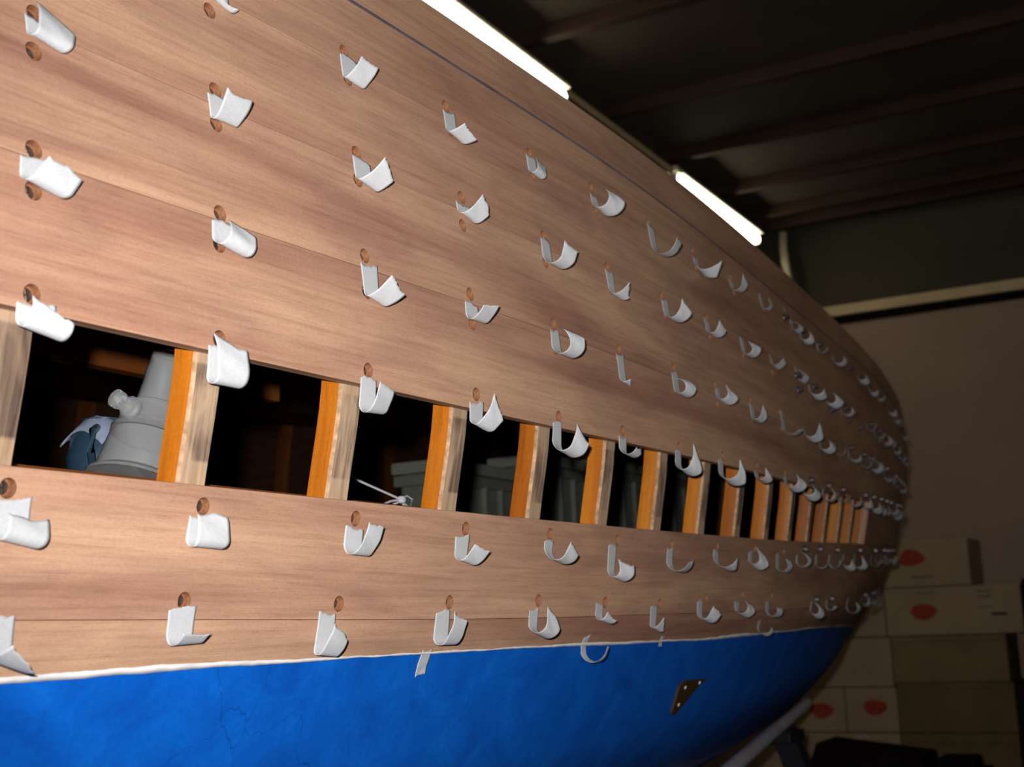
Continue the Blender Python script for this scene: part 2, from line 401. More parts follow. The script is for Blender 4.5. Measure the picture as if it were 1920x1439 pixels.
TAPES = {
    'R1': [(1, 0.859, 0.5890, 0.014, 0.0040, 110, 0.033, 11, 0.004), (2, 1.060, 0.5938, 0.027, 0.0040, 122, 0.028, 5, 0.024), (3, 1.255, 0.5981, 0.027, 0.0080, 98, 0.028, 12, 0.014), (4, 1.457, 0.6044, 0.024, 0.0060, 182, 0.025, 7, 0.014), (5, 1.649, 0.6039, 0.014, 0.0160, 194, 0.025, 7, 0.004), (6, 1.867, 0.6142, 0.036, 0.0200, 134, 0.025, -1, 0.014), (7, 2.077, 0.6109, 0.014, 0.0200, 98, 0.025, 12, 0.014), (8, 2.284, 0.6170, 0.014, 0.0120, 146, 0.025, -4, 0.014), (9, 2.503, 0.6331, 0.024, 0.0090, 182, 0.025, 0, 0.014), (10, 2.772, 0.6363, 0.021, 0.0090, 230, 0.025, 3, 0.014)],
    'R2': [(0, 0.655, 0.4683, 0.014, 0.0060, 182, 0.033, 8, 0.019), (1, 0.851, 0.4733, 0.021, 0.0040, 122, 0.033, -1, 0.024), (2, 1.060, 0.4774, 0.024, 0.0060, 110, 0.028, 10, 0.024), (3, 1.256, 0.4817, 0.011, 0.0080, 122, 0.028, 12, 0.019), (4, 1.460, 0.4881, 0.024, 0.0160, 146, 0.025, -1, 0.014), (5, 1.659, 0.4909, 0.030, 0.0120, 110, 0.025, 6, 0.009), (6, 1.873, 0.4918, 0.021, 0.0160, 134, 0.025, -4, 0.014), (7, 2.076, 0.4980, 0.018, 0.0120, 146, 0.025, 2, 0.009), (8, 2.285, 0.5029, 0.024, 0.0120, 194, 0.025, -3, 0.004), (9, 2.494, 0.5007, 0.011, 0.0090, 122, 0.025, 11, 0.014), (10, 2.725, 0.5190, 0.024, 0.0090, 206, 0.025, 3, 0.014)],
    'R3': [(0, 0.645, 0.3533, 0.018, 0.0080, 146, 0.033, 11, 0.014), (1, 0.845, 0.3523, 0.018, 0.0080, 194, 0.033, 9, 0.014), (2, 1.054, 0.3616, 0.033, 0.0060, 110, 0.028, 10, 0.024), (3, 1.248, 0.3589, 0.014, 0.0080, 122, 0.028, -1, 0.019), (4, 1.452, 0.3650, 0.021, 0.0160, 206, 0.025, -3, 0.004), (5, 1.654, 0.3660, 0.036, 0.0090, 98, 0.025, 6, 0.000), (6, 1.867, 0.3733, 0.027, 0.0120, 230, 0.025, -1, 0.000), (7, 2.073, 0.3774, 0.014, 0.0120, 182, 0.025, 8, 0.004), (8, 2.274, 0.3768, 0.024, 0.0090, 146, 0.025, 3, 0.014), (9, 2.503, 0.3951, 0.036, 0.0160, 122, 0.025, 4, 0.009), (10, 2.700, 0.3810, 0.008, 0.0160, 146, 0.025, 11, 0.014)],
    'R4': [(0, 0.647, 0.2413, 0.014, 0.0080, 182, 0.033, 4, 0.009), (1, 0.839, 0.2394, 0.024, 0.0080, 170, 0.033, -2, 0.029), (2, 1.047, 0.2436, 0.027, 0.0080, 146, 0.028, -1, 0.024), (3, 1.250, 0.2452, 0.021, 0.0080, 134, 0.028, 5, 0.024), (4, 1.445, 0.2452, 0.024, 0.0160, 158, 0.025, 4, 0.014), (5, 1.645, 0.2476, 0.014, 0.0120, 158, 0.025, 6, 0.000), (6, 1.857, 0.2497, 0.018, 0.0160, 158, 0.025, 2, 0.009), (7, 2.059, 0.2546, 0.018, 0.0200, 170, 0.025, 6, 0.000), (8, 2.270, 0.2523, 0.005, 0.0120, 182, 0.025, 2, 0.000), (9, 2.484, 0.2605, 0.008, 0.0160, 194, 0.025, 6, 0.000)],
    'R5': [(0, 0.653, 0.1024, 0.024, 0.0080, 206, 0.033, 8, 0.009), (1, 0.844, 0.0993, 0.018, 0.0080, 182, 0.033, -1, 0.019), (2, 1.054, 0.0983, 0.018, 0.0080, 146, 0.028, 2, 0.029), (3, 1.252, 0.0980, 0.021, 0.0080, 134, 0.028, 4, 0.019), (4, 1.456, 0.0993, 0.008, 0.0160, 158, 0.025, 7, 0.009), (5, 1.647, 0.1003, 0.033, 0.0120, 182, 0.025, 0, 0.009), (6, 1.862, 0.1035, 0.018, 0.0160, 182, 0.025, 5, 0.000), (7, 2.076, 0.1061, 0.008, 0.0200, 146, 0.025, 6, 0.000), (8, 2.278, 0.1107, 0.014, 0.0120, 194, 0.025, 10, 0.009), (9, 2.478, 0.1120, 0.021, 0.0120, 194, 0.025, 2, 0.009)],
    'R6': [(0, 0.652, 0.0200, 0.020, 0.0140, 110, 0.033, 8, 0.012), (1, 0.833, 0.0233, 0.021, 0.0080, 134, 0.033, -1, 0.009), (2, 1.025, 0.0166, 0.036, 0.0040, 146, 0.028, 4, 0.024), (3, 1.226, 0.0158, 0.027, 0.0080, 146, 0.028, -1, 0.029), (4, 1.431, 0.0161, 0.018, 0.0120, 182, 0.025, 11, 0.014), (5, 1.618, 0.0215, 0.014, 0.0090, 146, 0.025, 3, 0.004), (6, 1.811, 0.0166, 0.027, 0.0060, 134, 0.025, 9, 0.009), (7, 2.011, 0.0237, 0.018, 0.0120, 146, 0.025, 3, 0.014), (8, 2.209, 0.0233, 0.011, 0.0120, 218, 0.025, 10, 0.000), (9, 2.414, 0.0210, 0.014, 0.0120, 182, 0.025, 2, 0.004)],
    'R7': [(3, 1.216, -0.0250, 0.021, 0.0080, 110, 0.016, 1, 0.014), (5, 1.598, -0.0200, 0.011, 0.0160, 194, 0.016, 5, 0.004), (6, 1.872, -0.0271, 0.005, 0.0060, 134, 0.016, 10, 0.000), (9, 2.366, -0.0127, 0.011, 0.0120, 194, 0.016, 10, 0.000)],
}
HOLES = {
    'R1': [(2, 1.054, 0.5983), (3, 1.250, 0.6034), (4, 1.456, 0.6078), (5, 1.645, 0.6141), (6, 1.860, 0.6169), (7, 2.068, 0.6214), (8, 2.289, 0.6235), (9, 2.505, 0.6359), (10, 2.726, 0.6515)],
    'R2': [(0, 0.649, 0.4731), (1, 0.846, 0.4794), (2, 1.053, 0.4828), (3, 1.256, 0.4902), (4, 1.458, 0.4926), (5, 1.654, 0.4944), (6, 1.862, 0.4957), (7, 2.079, 0.5014), (8, 2.275, 0.5011)],
    'R3': [(0, 0.642, 0.3590), (1, 0.839, 0.3603), (2, 1.048, 0.3699), (3, 1.248, 0.3704), (4, 1.452, 0.3727), (5, 1.653, 0.3735), (6, 1.866, 0.3799), (7, 2.062, 0.3814)],
    'R4': [(0, 0.642, 0.2482), (1, 0.836, 0.2476), (2, 1.046, 0.2514), (3, 1.249, 0.2542), (4, 1.449, 0.2525), (5, 1.645, 0.2565), (6, 1.860, 0.2557), (7, 2.069, 0.2618)],
    'R5': [(0, 0.646, 0.1092), (1, 0.843, 0.1072), (2, 1.054, 0.1072), (3, 1.257, 0.1058), (4, 1.458, 0.1079), (5, 1.662, 0.1081), (6, 1.868, 0.1085), (7, 2.082, 0.1133), (8, 2.303, 0.1162), (9, 2.526, 0.1187)],
    'R6': [(1, 0.834, 0.0286), (2, 1.041, 0.0250), (3, 1.237, 0.0254), (4, 1.441, 0.0263), (5, 1.636, 0.0235), (6, 1.833, 0.0204), (7, 2.042, 0.0288), (8, 2.239, 0.0352), (9, 2.444, 0.0339)],
    'L1': [(1, 0.849, 0.5602), (2, 1.054, 0.5671), (4, 1.456, 0.5761), (5, 1.647, 0.5794)],
    'L2': [(0, 0.646, 0.4407), (1, 0.843, 0.4461), (2, 1.050, 0.4522), (3, 1.250, 0.4539), (4, 1.452, 0.4556)],
    'L3': [(0, 0.641, 0.3268), (1, 0.836, 0.3317), (2, 1.047, 0.3322), (3, 1.247, 0.3356), (4, 1.449, 0.3400)],
}

# lower holes of each seam pair not read directly
for k in range(0, 11):
    for up, lo, dz in (('R1', 'L1', 0.0305), ('R2', 'L2', 0.0325), ('R3', 'L3', 0.033)):
        have = {a[0] for a in HOLES[lo]}
        src = {a[0]: a for a in HOLES[up]}
        if k in src and k not in have: HOLES[lo].append((k, src[k][1], src[k][2] - dz))
HOLES['R3'] += [(8, 2.27, 0.384), (9, 2.48, 0.389)]; HOLES['L3'] += [(8, 2.27, 0.351), (9, 2.48, 0.356)]
HOLES['R2'] += [(9, 2.485, 0.503)]; HOLES['L2'] += [(9, 2.485, 0.471)]
HOLES['R4'] += [(8, 2.275, 0.264), (9, 2.48, 0.268)]; HOLES['R6'] += [(0, 0.63, 0.030)]
HOLES['R1'] += [(1, 0.849, 0.592), (0, 0.648, 0.588)]; HOLES['L1'] += [(0, 0.646, 0.556)]
plank_rows = [('low', 'joint', ['R5', 'R6']), ('seam3', 'top', ['R4', 'L3']), ('seam2', 'seam3', ['R3', 'L2']),
              ('seam1', 'seam2', ['R2', 'L1']), ('dark', 'seam1', ['R1'])]
for hi, lo, rows in plank_rows:
    o = obj('plank', plank_mesh('plank', LVI[lo], LVI[hi]), 'plank', boat)
    cut_holes(o, [(a[1], a[2]) for r in rows for a in HOLES[r] if a[1] > 0.4])
    o.data.shade_smooth(); o.data.set_sharp_from_angle(angle=math.radians(35))
def simple_plank(v0, v1, **kw):
    m = kw.pop('m', 'plank'); nm = kw.pop('name', 'plank')
    o = obj(nm, plank_mesh(nm, v0, v1, **kw), m, boat)
    o.data.shade_smooth(); o.data.set_sharp_from_angle(angle=math.radians(35)); return o
simple_plank(4.0, 5.0, gap=0.0003)                                       # strip above the blue paint
simple_plank(7.0 - 1.0, 7.0, x0=3.60, x1=XEND)                           # the missing plank resumes near the far end
simple_plank(6.0, 7.0, x0=-3.55, x1=-0.9)
shs = simple_plank(11.0, 12.0, gap=0.0014, out=0.0015, name='sheer_plank')
cs = simple_plank(10.962, 11.034, gap=0, out=0.0008, th=0.004, nv=5, name='caulking_seam', m='caulk'); cs['label'] = 'blue grey seam under the sheer plank'
bt = simple_plank(0.0, 4.0, nv=26, m='blue', name='painted_bottom'); bt['label'] = 'blue painted bottom with fine cracks'
# ragged white primer line
def primer_line():
    rnd = random.Random(3); xs = xs_range(0.2, XEND, 0.006); vs, fs = [], []
    a = b = 0.0
    for X in xs:
        a += (rnd.random() - .5) * .0011; a *= .96; b += (rnd.random() - .5) * .0012; b *= .95
        u = max(0.0008, 0.0026 + a + 0.0012 * math.sin(X * 9)); l = -0.0009 + b * .6
        g = dgirth(X, 4.0)
        for q, e in ((l, .0009), (u, .0009)):
            p = S(X, 4 + q / g); T, D, N = frame(X, 4 + q / g); p = p + N * e; vs.append((p[0], p[1], p[2] + H))
    for i in range(len(xs) - 1): fs.append((2 * i, 2 * i + 2, 2 * i + 3, 2 * i + 1))
    return mesh('primer_line', vs, fs, True)
o = obj('primer_line', primer_line(), 'primer', boat); o['label'] = 'ragged white primer line'
o.modifiers.new('t', 'SOLIDIFY').thickness = 0.0006
# far side of the hull, transom, deck, floorboards, shelf, inner board
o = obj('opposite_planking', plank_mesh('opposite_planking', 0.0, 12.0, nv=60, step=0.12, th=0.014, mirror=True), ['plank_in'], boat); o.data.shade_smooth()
def transom():
    prof = [P(XEND, v * .25, 0.001) for v in range(0, 49)]
    ring = [Vector(p) for p in prof] + [Vector((p.x, 2 * YC - p.y, p.z)) for p in prof[::-1]]
    n = len(ring); vs = [p + Vector((0.002, 0, 0)) for p in ring] + [p + Vector((0.03, 0, 0)) for p in ring]
    fs = [tuple(range(n)), tuple(range(2 * n - 1, n - 1, -1))] + [(i, (i + 1) % n, n + (i + 1) % n, n + i) for i in range(n)]
    return fix(mesh('transom', vs, fs))
o = obj('transom', transom(), 'deckwood', boat)
def deck():
    xs = xs_range(-3.5, XEND, 0.15); vs, fs = [], []; n = 9
    for X in xs:
        p = P(X, 12.0, 0.006); y0 = p.y; y1 = 2 * YC - y0
        for j in range(n):
            t = j / (n - 1); vs.append((X, y0 + (y1 - y0) * t, p.z - 0.006 + 0.05 * math.sin(math.pi * t) * (y1 - y0) / 2.4))
    for i in range(len(xs) - 1):
        for j in range(n - 1): fs.append((i * n + j, (i + 1) * n + j, (i + 1) * n + j + 1, i * n + j + 1))
    me = mesh('deck', vs, fs, True); return me
o = obj('deck', deck(), 'deckwood', boat); o.modifiers.new('t', 'SOLIDIFY').thickness = 0.012; o.modifiers['t'].offset = -1
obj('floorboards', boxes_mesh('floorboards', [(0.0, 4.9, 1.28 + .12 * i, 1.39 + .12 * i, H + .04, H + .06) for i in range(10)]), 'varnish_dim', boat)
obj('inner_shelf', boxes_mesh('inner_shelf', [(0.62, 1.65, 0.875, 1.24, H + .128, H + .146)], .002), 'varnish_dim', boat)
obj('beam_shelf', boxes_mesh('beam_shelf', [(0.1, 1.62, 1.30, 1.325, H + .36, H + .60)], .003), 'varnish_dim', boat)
# ribs
def rib_mesh(X, v0, v1, wd=0.033, dp=0.026, th=0.018, mirror=False, n=40):
    vs, fs, mi, uvs = [], [], [], []; g = None
    base = S(X, 6.0); c = 0.0018
    # profile (along T, inward): bevelled box; side 0 = outer face
    prof = [(-wd / 2 + c, 0), (wd / 2 - c, 0), (wd / 2, c), (wd / 2, dp), (-wd / 2, dp), (-wd / 2, c * 2.2)]
    last = None; gg = 0.0; rows = []
    for i in range(n + 1):
        v = v0 + (v1 - v0) * i / n; p = S(X, v)
        if last is not None: gg += np.linalg.norm(p - last)
        last = p; rows.append((v, p, gg))
    g6 = min(rows, key=lambda q: abs(q[0] - 6.0))[2]
    for v, p, gg in rows:
        T, D, N = frame(X, v)
        for t, d in prof:
            q = p + np.array([1.0, 0, 0]) * t - N * (th + d)
            # keep the rib square to the hull curve
            q = q + np.array([0, (T[1] / max(T[0], .2)) * t, 0])
            if mirror: q = np.array([q[0], 2 * YC - q[1], q[2]])
            vs.append((q[0], q[1], q[2] + H)); uvs.append((gg - g6, t + d * .7 + X * 3.7))
    m = len(prof)
    for i in range(n):
        for k in range(m):
            fs.append((i * m + k, (i + 1) * m + k, (i + 1) * m + (k + 1) % m, i * m + (k + 1) % m)); mi.append(0 if k == 0 else (2 if k == 5 else 1))
    fs.append(tuple(range(m))); mi.append(1); fs.append(tuple(n * m + k for k in range(m))[::-1]); mi.append(1)
    me = bpy.data.meshes.new('rib'); me.from_pydata(vs, [], fs)
    ul = me.uv_layers.new(name='UVMap')
    for l in me.loops: ul.data[l.index].uv = uvs[l.vertex_index]
    for p_, q_ in zip(me.polygons, mi): p_.material_index = q_
    bm = bmesh.new(); bm.from_mesh(me); bmesh.ops.recalc_face_normals(bm, faces=bm.faces); bm.to_mesh(me); bm.free()
    me.shade_smooth(); me.set_sharp_from_angle(angle=math.radians(30))
    return me
for k in range(-4, 23):
    X = 0.645 + 0.2 * k
    obj('rib', rib_mesh(X, 2.2, 11.8), ['rib_face', 'varnish', 'rib_edge'], boat)
for k in range(0, 14):
    X = 0.845 + 0.3 * k
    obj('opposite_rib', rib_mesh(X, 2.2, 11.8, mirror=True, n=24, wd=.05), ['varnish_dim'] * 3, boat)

# screw recesses with their screws
I4 = Matrix.Identity(4)
cup = lathe_mesh('screw_hole', [(0.0076, 0.0), (0.0075, -0.0082), (0.0050, -0.0084), (0.0, -0.0084)], I4, 20)
# open rim: drop the cap face at the surface
bm = bmesh.new(); bm.from_mesh(cup)
for f in [f for f in bm.faces if len(f.verts) > 4 and all(v.co.z > -0.0001 for v in f.verts)]: bm.faces.remove(f)
bm.to_mesh(cup); bm.free(); cup.materials.append(M['bore'])
def screw_mesh():
    bm = bmesh.new(); bmesh.ops.create_cone(bm, cap_ends=True, segments=18, radius1=0.0056, radius2=0.0052, depth=0.0016, matrix=Matrix.Translation((0, 0, -0.0072)))
    # crossed slots raised as tiny ridges either side of the recess
    for a in (0.35, 0.35 + math.pi / 2):
        bmesh.ops.create_cube(bm, size=1.0, matrix=Matrix.Translation((0, 0, -0.0063)) @ Matrix.Rotation(a, 4, 'Z') @ Matrix.Diagonal((0.0084, 0.0011, 0.0006, 1)))
    me = bpy.data.meshes.new('screw'); bm.to_mesh(me); bm.free(); me.materials.append(M['screw']); return me
scr = screw_mesh()
def surf_matrix(X, z, lift=0.0):
    v = vz(X, z); T, D, N = frame(X, v); p = S(X, v) + N * lift
    mw = Matrix((Vector(T), Vector(-D), Vector(N))).transposed().to_4x4(); mw.translation = Vector((p[0], p[1], p[2] + H)); return mw
BM = Matrix.Translation(boat.location)
def child_at(name, me, parent, mw):
    o = bpy.data.objects.new(name, me); COL.objects.link(o); o.parent = parent; return o
nh = 0
for r in HOLES:
    for k, X, z in sorted(HOLES[r]):
        if X < 0.5: continue
        o = child_at('screw_hole', cup, boat, None); o.matrix_basis = BM.inverted() @ surf_matrix(X, z, 0.0)
        s = child_at('screw', scr, o, None); s.rotation_euler = (0, 0, random.random() * 3); nh += 1
print('screw holes', nh)
# far end: dark screw heads standing proud of the planks
def bolt_mesh():
    bm = bmesh.new()
    bmesh.ops.create_cone(bm, cap_ends=True, segments=12, radius1=0.008, radius2=0.0075, depth=0.002, matrix=Matrix.Translation((0, 0, 0.001)))
    bmesh.ops.create_cone(bm, cap_ends=True, segments=6, radius1=0.0055, radius2=0.005, depth=0.009, matrix=Matrix.Translation((0, 0, 0.0062)))
    me = bpy.data.meshes.new('bolt'); bm.to_mesh(me); bm.free(); me.materials.append(M['bolt']); return me
bme = bolt_mesh(); rb = random.Random(5); nb = 0
for k in range(10, 24):
    X = 0.65 + 0.2 * k + 0.04
    for lv, dz in (('seam1', .012), ('seam2', .012), ('seam2', -.02), ('seam3', .012), ('top', .014), ('low', -.014), ('joint', .018)):
        if X > XEND - .05 or rb.random() < .22: continue
        z = fZ[LVI[lv]](X) + dz
        o = child_at('bolt', bme, boat, None); o.matrix_basis = BM.inverted() @ surf_matrix(X + rb.uniform(-.02, .02), z); nb += 1
print('bolts', nb)
# bronze plate on the blue bottom
def plate():
    pts = [(2.047, -.155), (2.013, -.103), (2.152, -.098)]
    pts = [(2.030, -.150), (2.022, -.108), (2.040, -.101), (2.150, -.104), (2.120, -.113), (2.060, -.148), (2.042, -.156)]
    vs = []
    for lift in (0.0005, 0.004):
        for X, z in pts:
            v = vz(X, z); T, D, N = frame(X, v); p = S(X, v) + N * lift; vs.append((p[0], p[1], p[2] + H))
    n = len(pts); fs = [tuple(range(n))[::-1], tuple(range(n, 2 * n))] + [(i, (i + 1) % n, n + (i + 1) % n, n + i) for i in range(n)]
    return fix(mesh('bronze_plate', vs, fs))
pl = obj('bronze_plate', plate(), 'bronze', boat); pl['label'] = 'dark brown triangular plate with three rivets'
for X, z in ((2.047, -.139), (2.050, -.112), (2.117, -.108)):
    mw = surf_matrix(X, z, .004)
    r_ = obj('rivet', lathe_mesh('rivet', [(0.0032, 0.0), (0.0028, 0.0012), (0.0, 0.0018)], mw, 12), 'rivet')
    r_.parent = pl
    r_.matrix_parent_inverse = Matrix.Identity(4)

# ------------------------------------------------------------------ masking tape tabs
def tape_obj(X, z, a, r, th, wd, phi, el, seed, far=False):
    """strip stuck down for a length a, then curling off the hull about an axis tilted by phi"""
    rnd = random.Random(seed); nv, nb_ = (5, 10) if far else (13, 26)
    v = vz(X, z); T, D, N = frame(X, v); p = S(X, v); th = math.radians(th); phi = math.radians(phi)
    ph = [rnd.uniform(0, 6.28) for _ in range(4)]; slant = rnd.uniform(-.25, .15)
    sp = rnd.choice([0.0, 1.0, 1.0, .6]); spike = rnd.random(); verts = []
    jag = [rnd.uniform(-1, 1) for _ in range(nv)]; jag2 = [rnd.uniform(-1, 1) for _ in range(nv)]
    cs_, sn_ = math.cos(phi), math.sin(phi); L = a + r * th + el; con = rnd.uniform(-.1, .5)
    for j in range(nv):
        u = j / (nv - 1)
        top = jag[j] * .0008 + .0018 * math.sin(ph[0] + u * 4)
        end = L * (1 + slant * (u - .5)) + jag2[j] * .0007 + .005 * spike * math.exp(-((u - sp) / .18) ** 2)
        for i in range(nb_ + 1):
            f_ = i / nb_; s = top + (end - top) * f_
            wv = (u - .5) * wd * (1 - .08 * math.sin(ph[1] + s * 70) * (abs(u - .5) * 2) ** 2)
            q = (s - a) * cs_ - wv * sn_; ou = 0.0; dn = s
            if q > 0:
                rr = r * (1 + con * (u - .5)); t = min(q / rr, th); ex = max(0.0, q - rr * th)
                p2 = th + ex / .055; d = rr * math.sin(t) + .055 * (math.sin(p2) - math.sin(th)) - q
                wv, dn, ou = wv - sn_ * d, s + cs_ * d, rr * (1 - math.cos(t)) + .055 * (math.cos(th) - math.cos(p2)) + .0004 * math.sin(ph[2] + s * 260 + u * 4) * min(1, q / .004)
            ou += .0004
            q3 = p + T * wv + D * dn + N * ou
            if ou < .0045:                                   # the stuck part follows the hull's curve
                k_ = SZ(q3[0], q3[2]); q3 = np.array([q3[0], min(q3[1], k_[1] - ou * .98), q3[2]])
            verts.append((q3[0], q3[1], q3[2] + H))
    fs = []
    m = nb_ + 1
    for j in range(nv - 1):
        for i in range(nb_): fs.append((j * m + i, (j + 1) * m + i, (j + 1) * m + i + 1, j * m + i + 1))
    org = Vector(verts[0]); verts = [Vector(q) - org for q in verts]
    me = mesh('tape_tab', verts, fs, True); me.materials.append(M['tape'])
    o = bpy.data.objects.new('tape_tab', me); COL.objects.link(o); o.location = org
    md = o.modifiers.new('t', 'SOLIDIFY'); md.thickness = 0.00025; md.offset = 1
    return o
ORD = ['first', 'second', 'third', 'fourth', 'fifth', 'sixth', 'seventh', 'eighth', 'ninth', 'tenth', 'eleventh', 'twelfth']
ROWTXT = {'R1': 'in the topmost row', 'R2': 'in the second row down', 'R3': 'in the third row down',
          'R4': 'along the gap\'s upper edge', 'R5': 'in the row below the gap', 'R6': 'in the lowest row on wood',
          'R7': 'overlapping the blue paint edge'}
def look(a, r, th):
    if th >= 220: return 'tightly curled white tape tab'
    if r >= .016: return 'wide hooked white tape tab'
    if a >= .024: return 'long white tape tab'
    return 'curled white tape tab'
for r in TAPES:
    for n_, (k, X, z, a, rad, th, wd, phi, el) in enumerate(TAPES[r]):
        if r == 'R7' and k == 3: el = 0; phi = 0; th = 12; rad = 0.06; a = .016; wd = .018
        if r == 'R7' and k == 6: el = 0; phi = 0; th = 20; rad = .03; a = .006; wd = .012
        o = tape_obj(X, z, a, rad, th, wd, phi, el, 100 + k + 20 * int(r[1]))
        lab = look(a, rad, th)
        if r == 'R7': lab = 'flat white tape tab' if th < 30 else lab
        tag(o, '%s, %s from left %s' % (lab, ORD[n_], ROWTXT[r]), 'tape', 'masking tape tabs on the hull')
FAR = {'seam1': ('top row', .012), 'seam2': ('second row', .010), 'seam3': ('third row', .004), 'top': ('row above the gap level', .004),
       'low': ('row below the gap level', -.026), 'joint': ('lowest row on wood', .014)}
rf = random.Random(11)
for lv, (txt, dz) in FAR.items():
    for k in range(10, 24):
        if lv in ('seam1', 'seam2', 'seam3') and k == 10: continue
        if rf.random() < .18: continue
        X = 0.65 + 0.2 * k + rf.uniform(-.02, .02)
        if X > 5.32: continue
        o = tape_obj(X, fZ[LVI[lv]](X) + dz, rf.uniform(.010, .022), rf.uniform(.010, .016), rf.uniform(150, 240), .024, rf.uniform(-5, 20), rf.choice([0, .006]), 900 + k + 40 * LVI[lv], far=True)
        tag(o, 'tiny curled tape tab near the hull\'s far end, %s' % txt, 'tape', 'far tape tabs, %s' % txt)

# ------------------------------------------------------------------ things inside the boat
TL = Matrix.Translation((0.955, 0.950, H + .150)) @ Matrix.Rotation(math.radians(19), 4, 'Y')
cp = empty('clear_plastic_dispenser', (0.945, 0.955, H + .147))
tag(cp, 'stepped clear plastic dispenser with a side spout behind the first gap', 'dispenser')
def part_l(name, prof, m, mw=TL, n=32): 
    return obj(name, lathe_mesh(name, prof, mw, n), m, cp)
part_l('base_plate', [(.050, 0), (.050, .003), (.044, .005), (.042, .008), (.0, .008)], 'clear')
part_l('lower_cup', [(.042, .008), (.0425, .012), (.037, .050), (.0365, .050), (.0415, .012), (.041, .009)], 'clear')
part_l('middle_cup', [(.038, .051), (.038, .056), (.034, .058), (.031, .082), (.0305, .082), (.033, .058)], 'clear')
part_l('upper_tube', [(.024, .083), (.024, .086), (.021, .088), (.020, .105), (.0195, .106), (.0195, .125), (.0185, .127), (.018, .145), (.0175, .145), (.0185, .088)], 'clear')
sm_ = TL @ Matrix.Translation((-.034, -.008, .066)) @ Matrix.Rotation(math.radians(-90), 4, 'Y')
part_l('spout', [(.011, 0), (.011, .008), (.008, .010), (.008, .018), (.0095, .020), (.0095, .026), (.0, .028)], 'clear', sm_, 16)
TL2 = Matrix.Translation((0.935, 1.035, H + .146))
j = empty('dark_jar', (1.02, 1.06, H + .146)); tag(j, 'dark blue rounded jar beside the clear dispenser inside the boat', 'jar')
obj('body', lathe_mesh('body', [(.025, 0), (.036, .02), (.040, .045), (.034, .072), (.024, .082), (.024, .088)], Matrix.Translation(j.location)), 'bluedark', j)
obj('handle', tube_mesh('handle', [Vector(j.location) + Vector(q) for q in ((-.030, -.02, .075), (-.050, -.035, .068), (-.054, -.037, .045), (-.036, -.022, .030))], .004, 8), 'bluedark', j)
def cloth_mesh():
    vs, fs = [], []; n = 14; c = Vector(j.location) + Vector((0, 0, .090)); rnd = random.Random(2)
    for i in range(n):
        for k in range(n):
            x = (i / (n - 1) - .5) * .075; y = (k / (n - 1) - .5) * .07; d = math.hypot(x, y)
            z = -max(0, d - .022) * 1.1 + .002 * math.sin(x * 160 + y * 60)
            vs.append(c + Vector((x * .9, y * .9, z)))
    for i in range(n - 1):
        for k in range(n - 1): fs.append((i * n + k, (i + 1) * n + k, (i + 1) * n + k + 1, i * n + k + 1))
    return mesh('grey_cloth', vs, fs, True)
o = obj('grey_cloth', cloth_mesh(), 'cloth'); o.modifiers.new('t', 'SOLIDIFY').thickness = .0015
tag(o, 'small grey blue cloth draped over the dark jar', 'cloth')
# crates stowed inside
def crate(x0, x1, y0, y1, z0, z1, label):
    c = empty('plastic_crate', ((x0 + x1) / 2, (y0 + y1) / 2, z0)); tag(c, label, 'crate', 'plastic crates stowed in the boat')
    bl = [(x0 + .012, x1 - .012, y0 + .012, y1 - .012, z0, z1 - .02)]
    obj('body', boxes_mesh('body', bl, .008), 'crate', c)
    for i in range(5):
        xx = x0 + .03 + (x1 - x0 - .06) * i / 4; obj('rib', boxes_mesh('rib', [(xx - .006, xx + .006, y0, y0 + .016, z0 + .01, z1 - .05)], .002), 'crate', c)
    obj('rim', boxes_mesh('rim', [(x0, x1, y0, y1, z1 - .055, z1 - .03)], .004), 'crate', c)
    obj('lid', boxes_mesh('lid', [(x0 - .004, x1 + .004, y0 - .004, y1 + .004, z1 - .028, z1)], .006), 'crate_lid', c)
zf = H + .06
crate(2.44, 2.80, 1.50, 1.64, zf, H + .365, 'grey crate behind the third gap from left')
crate(2.98, 3.36, 1.54, 1.70, zf, H + .43, 'grey green crate behind the fourth and fifth gaps')
crate(3.42, 3.84, 1.56, 1.76, zf, H + .46, 'grey green crate behind the middle gaps')
crate(3.90, 4.38, 1.60, 1.84, zf, H + .48, 'grey green crate furthest down the boat')
# tied cord
cd_ = empty('tied_cord', (1.44, 0.95, H + .146)); tag(cd_, 'white cord tied in a small bow behind the third gap', 'cord')
kx, ky, kz = 1.44, 0.955, H + .166
obj('line', tube_mesh('line', [(1.33, .985, H + .200), (1.36, .975, H + .190), (1.40, .965, H + .178), (kx, ky, kz)], .0016, 8), 'cord', cd_)
obj('knot', lathe_mesh('knot', [(0, -.006), (.005, -.004), (.0065, 0), (.005, .004), (0, .006)], Matrix.Translation((kx, ky, kz)), 12), 'cord', cd_)
for pts in ([(0, 0, 0), (-.02, .004, -.003), (-.036, .006, -.008), (-.026, .002, -.010), (-.008, 0, -.004)],
            [(0, 0, 0), (.012, .0, .006), (.026, .0, .002), (.020, .0, -.010), (.004, 0, -.004)]):
    obj('loop', tube_mesh('loop', [(kx + a, ky + b, kz + c) for a, b, c in pts], .0015, 8), 'cord', cd_)
obj('tail', tube_mesh('tail', [(kx, ky, kz), (kx + .004, ky - .002, kz - .010), (kx + .003, ky - .003, kz - .0185)], .0014, 8), 'cord', cd_)

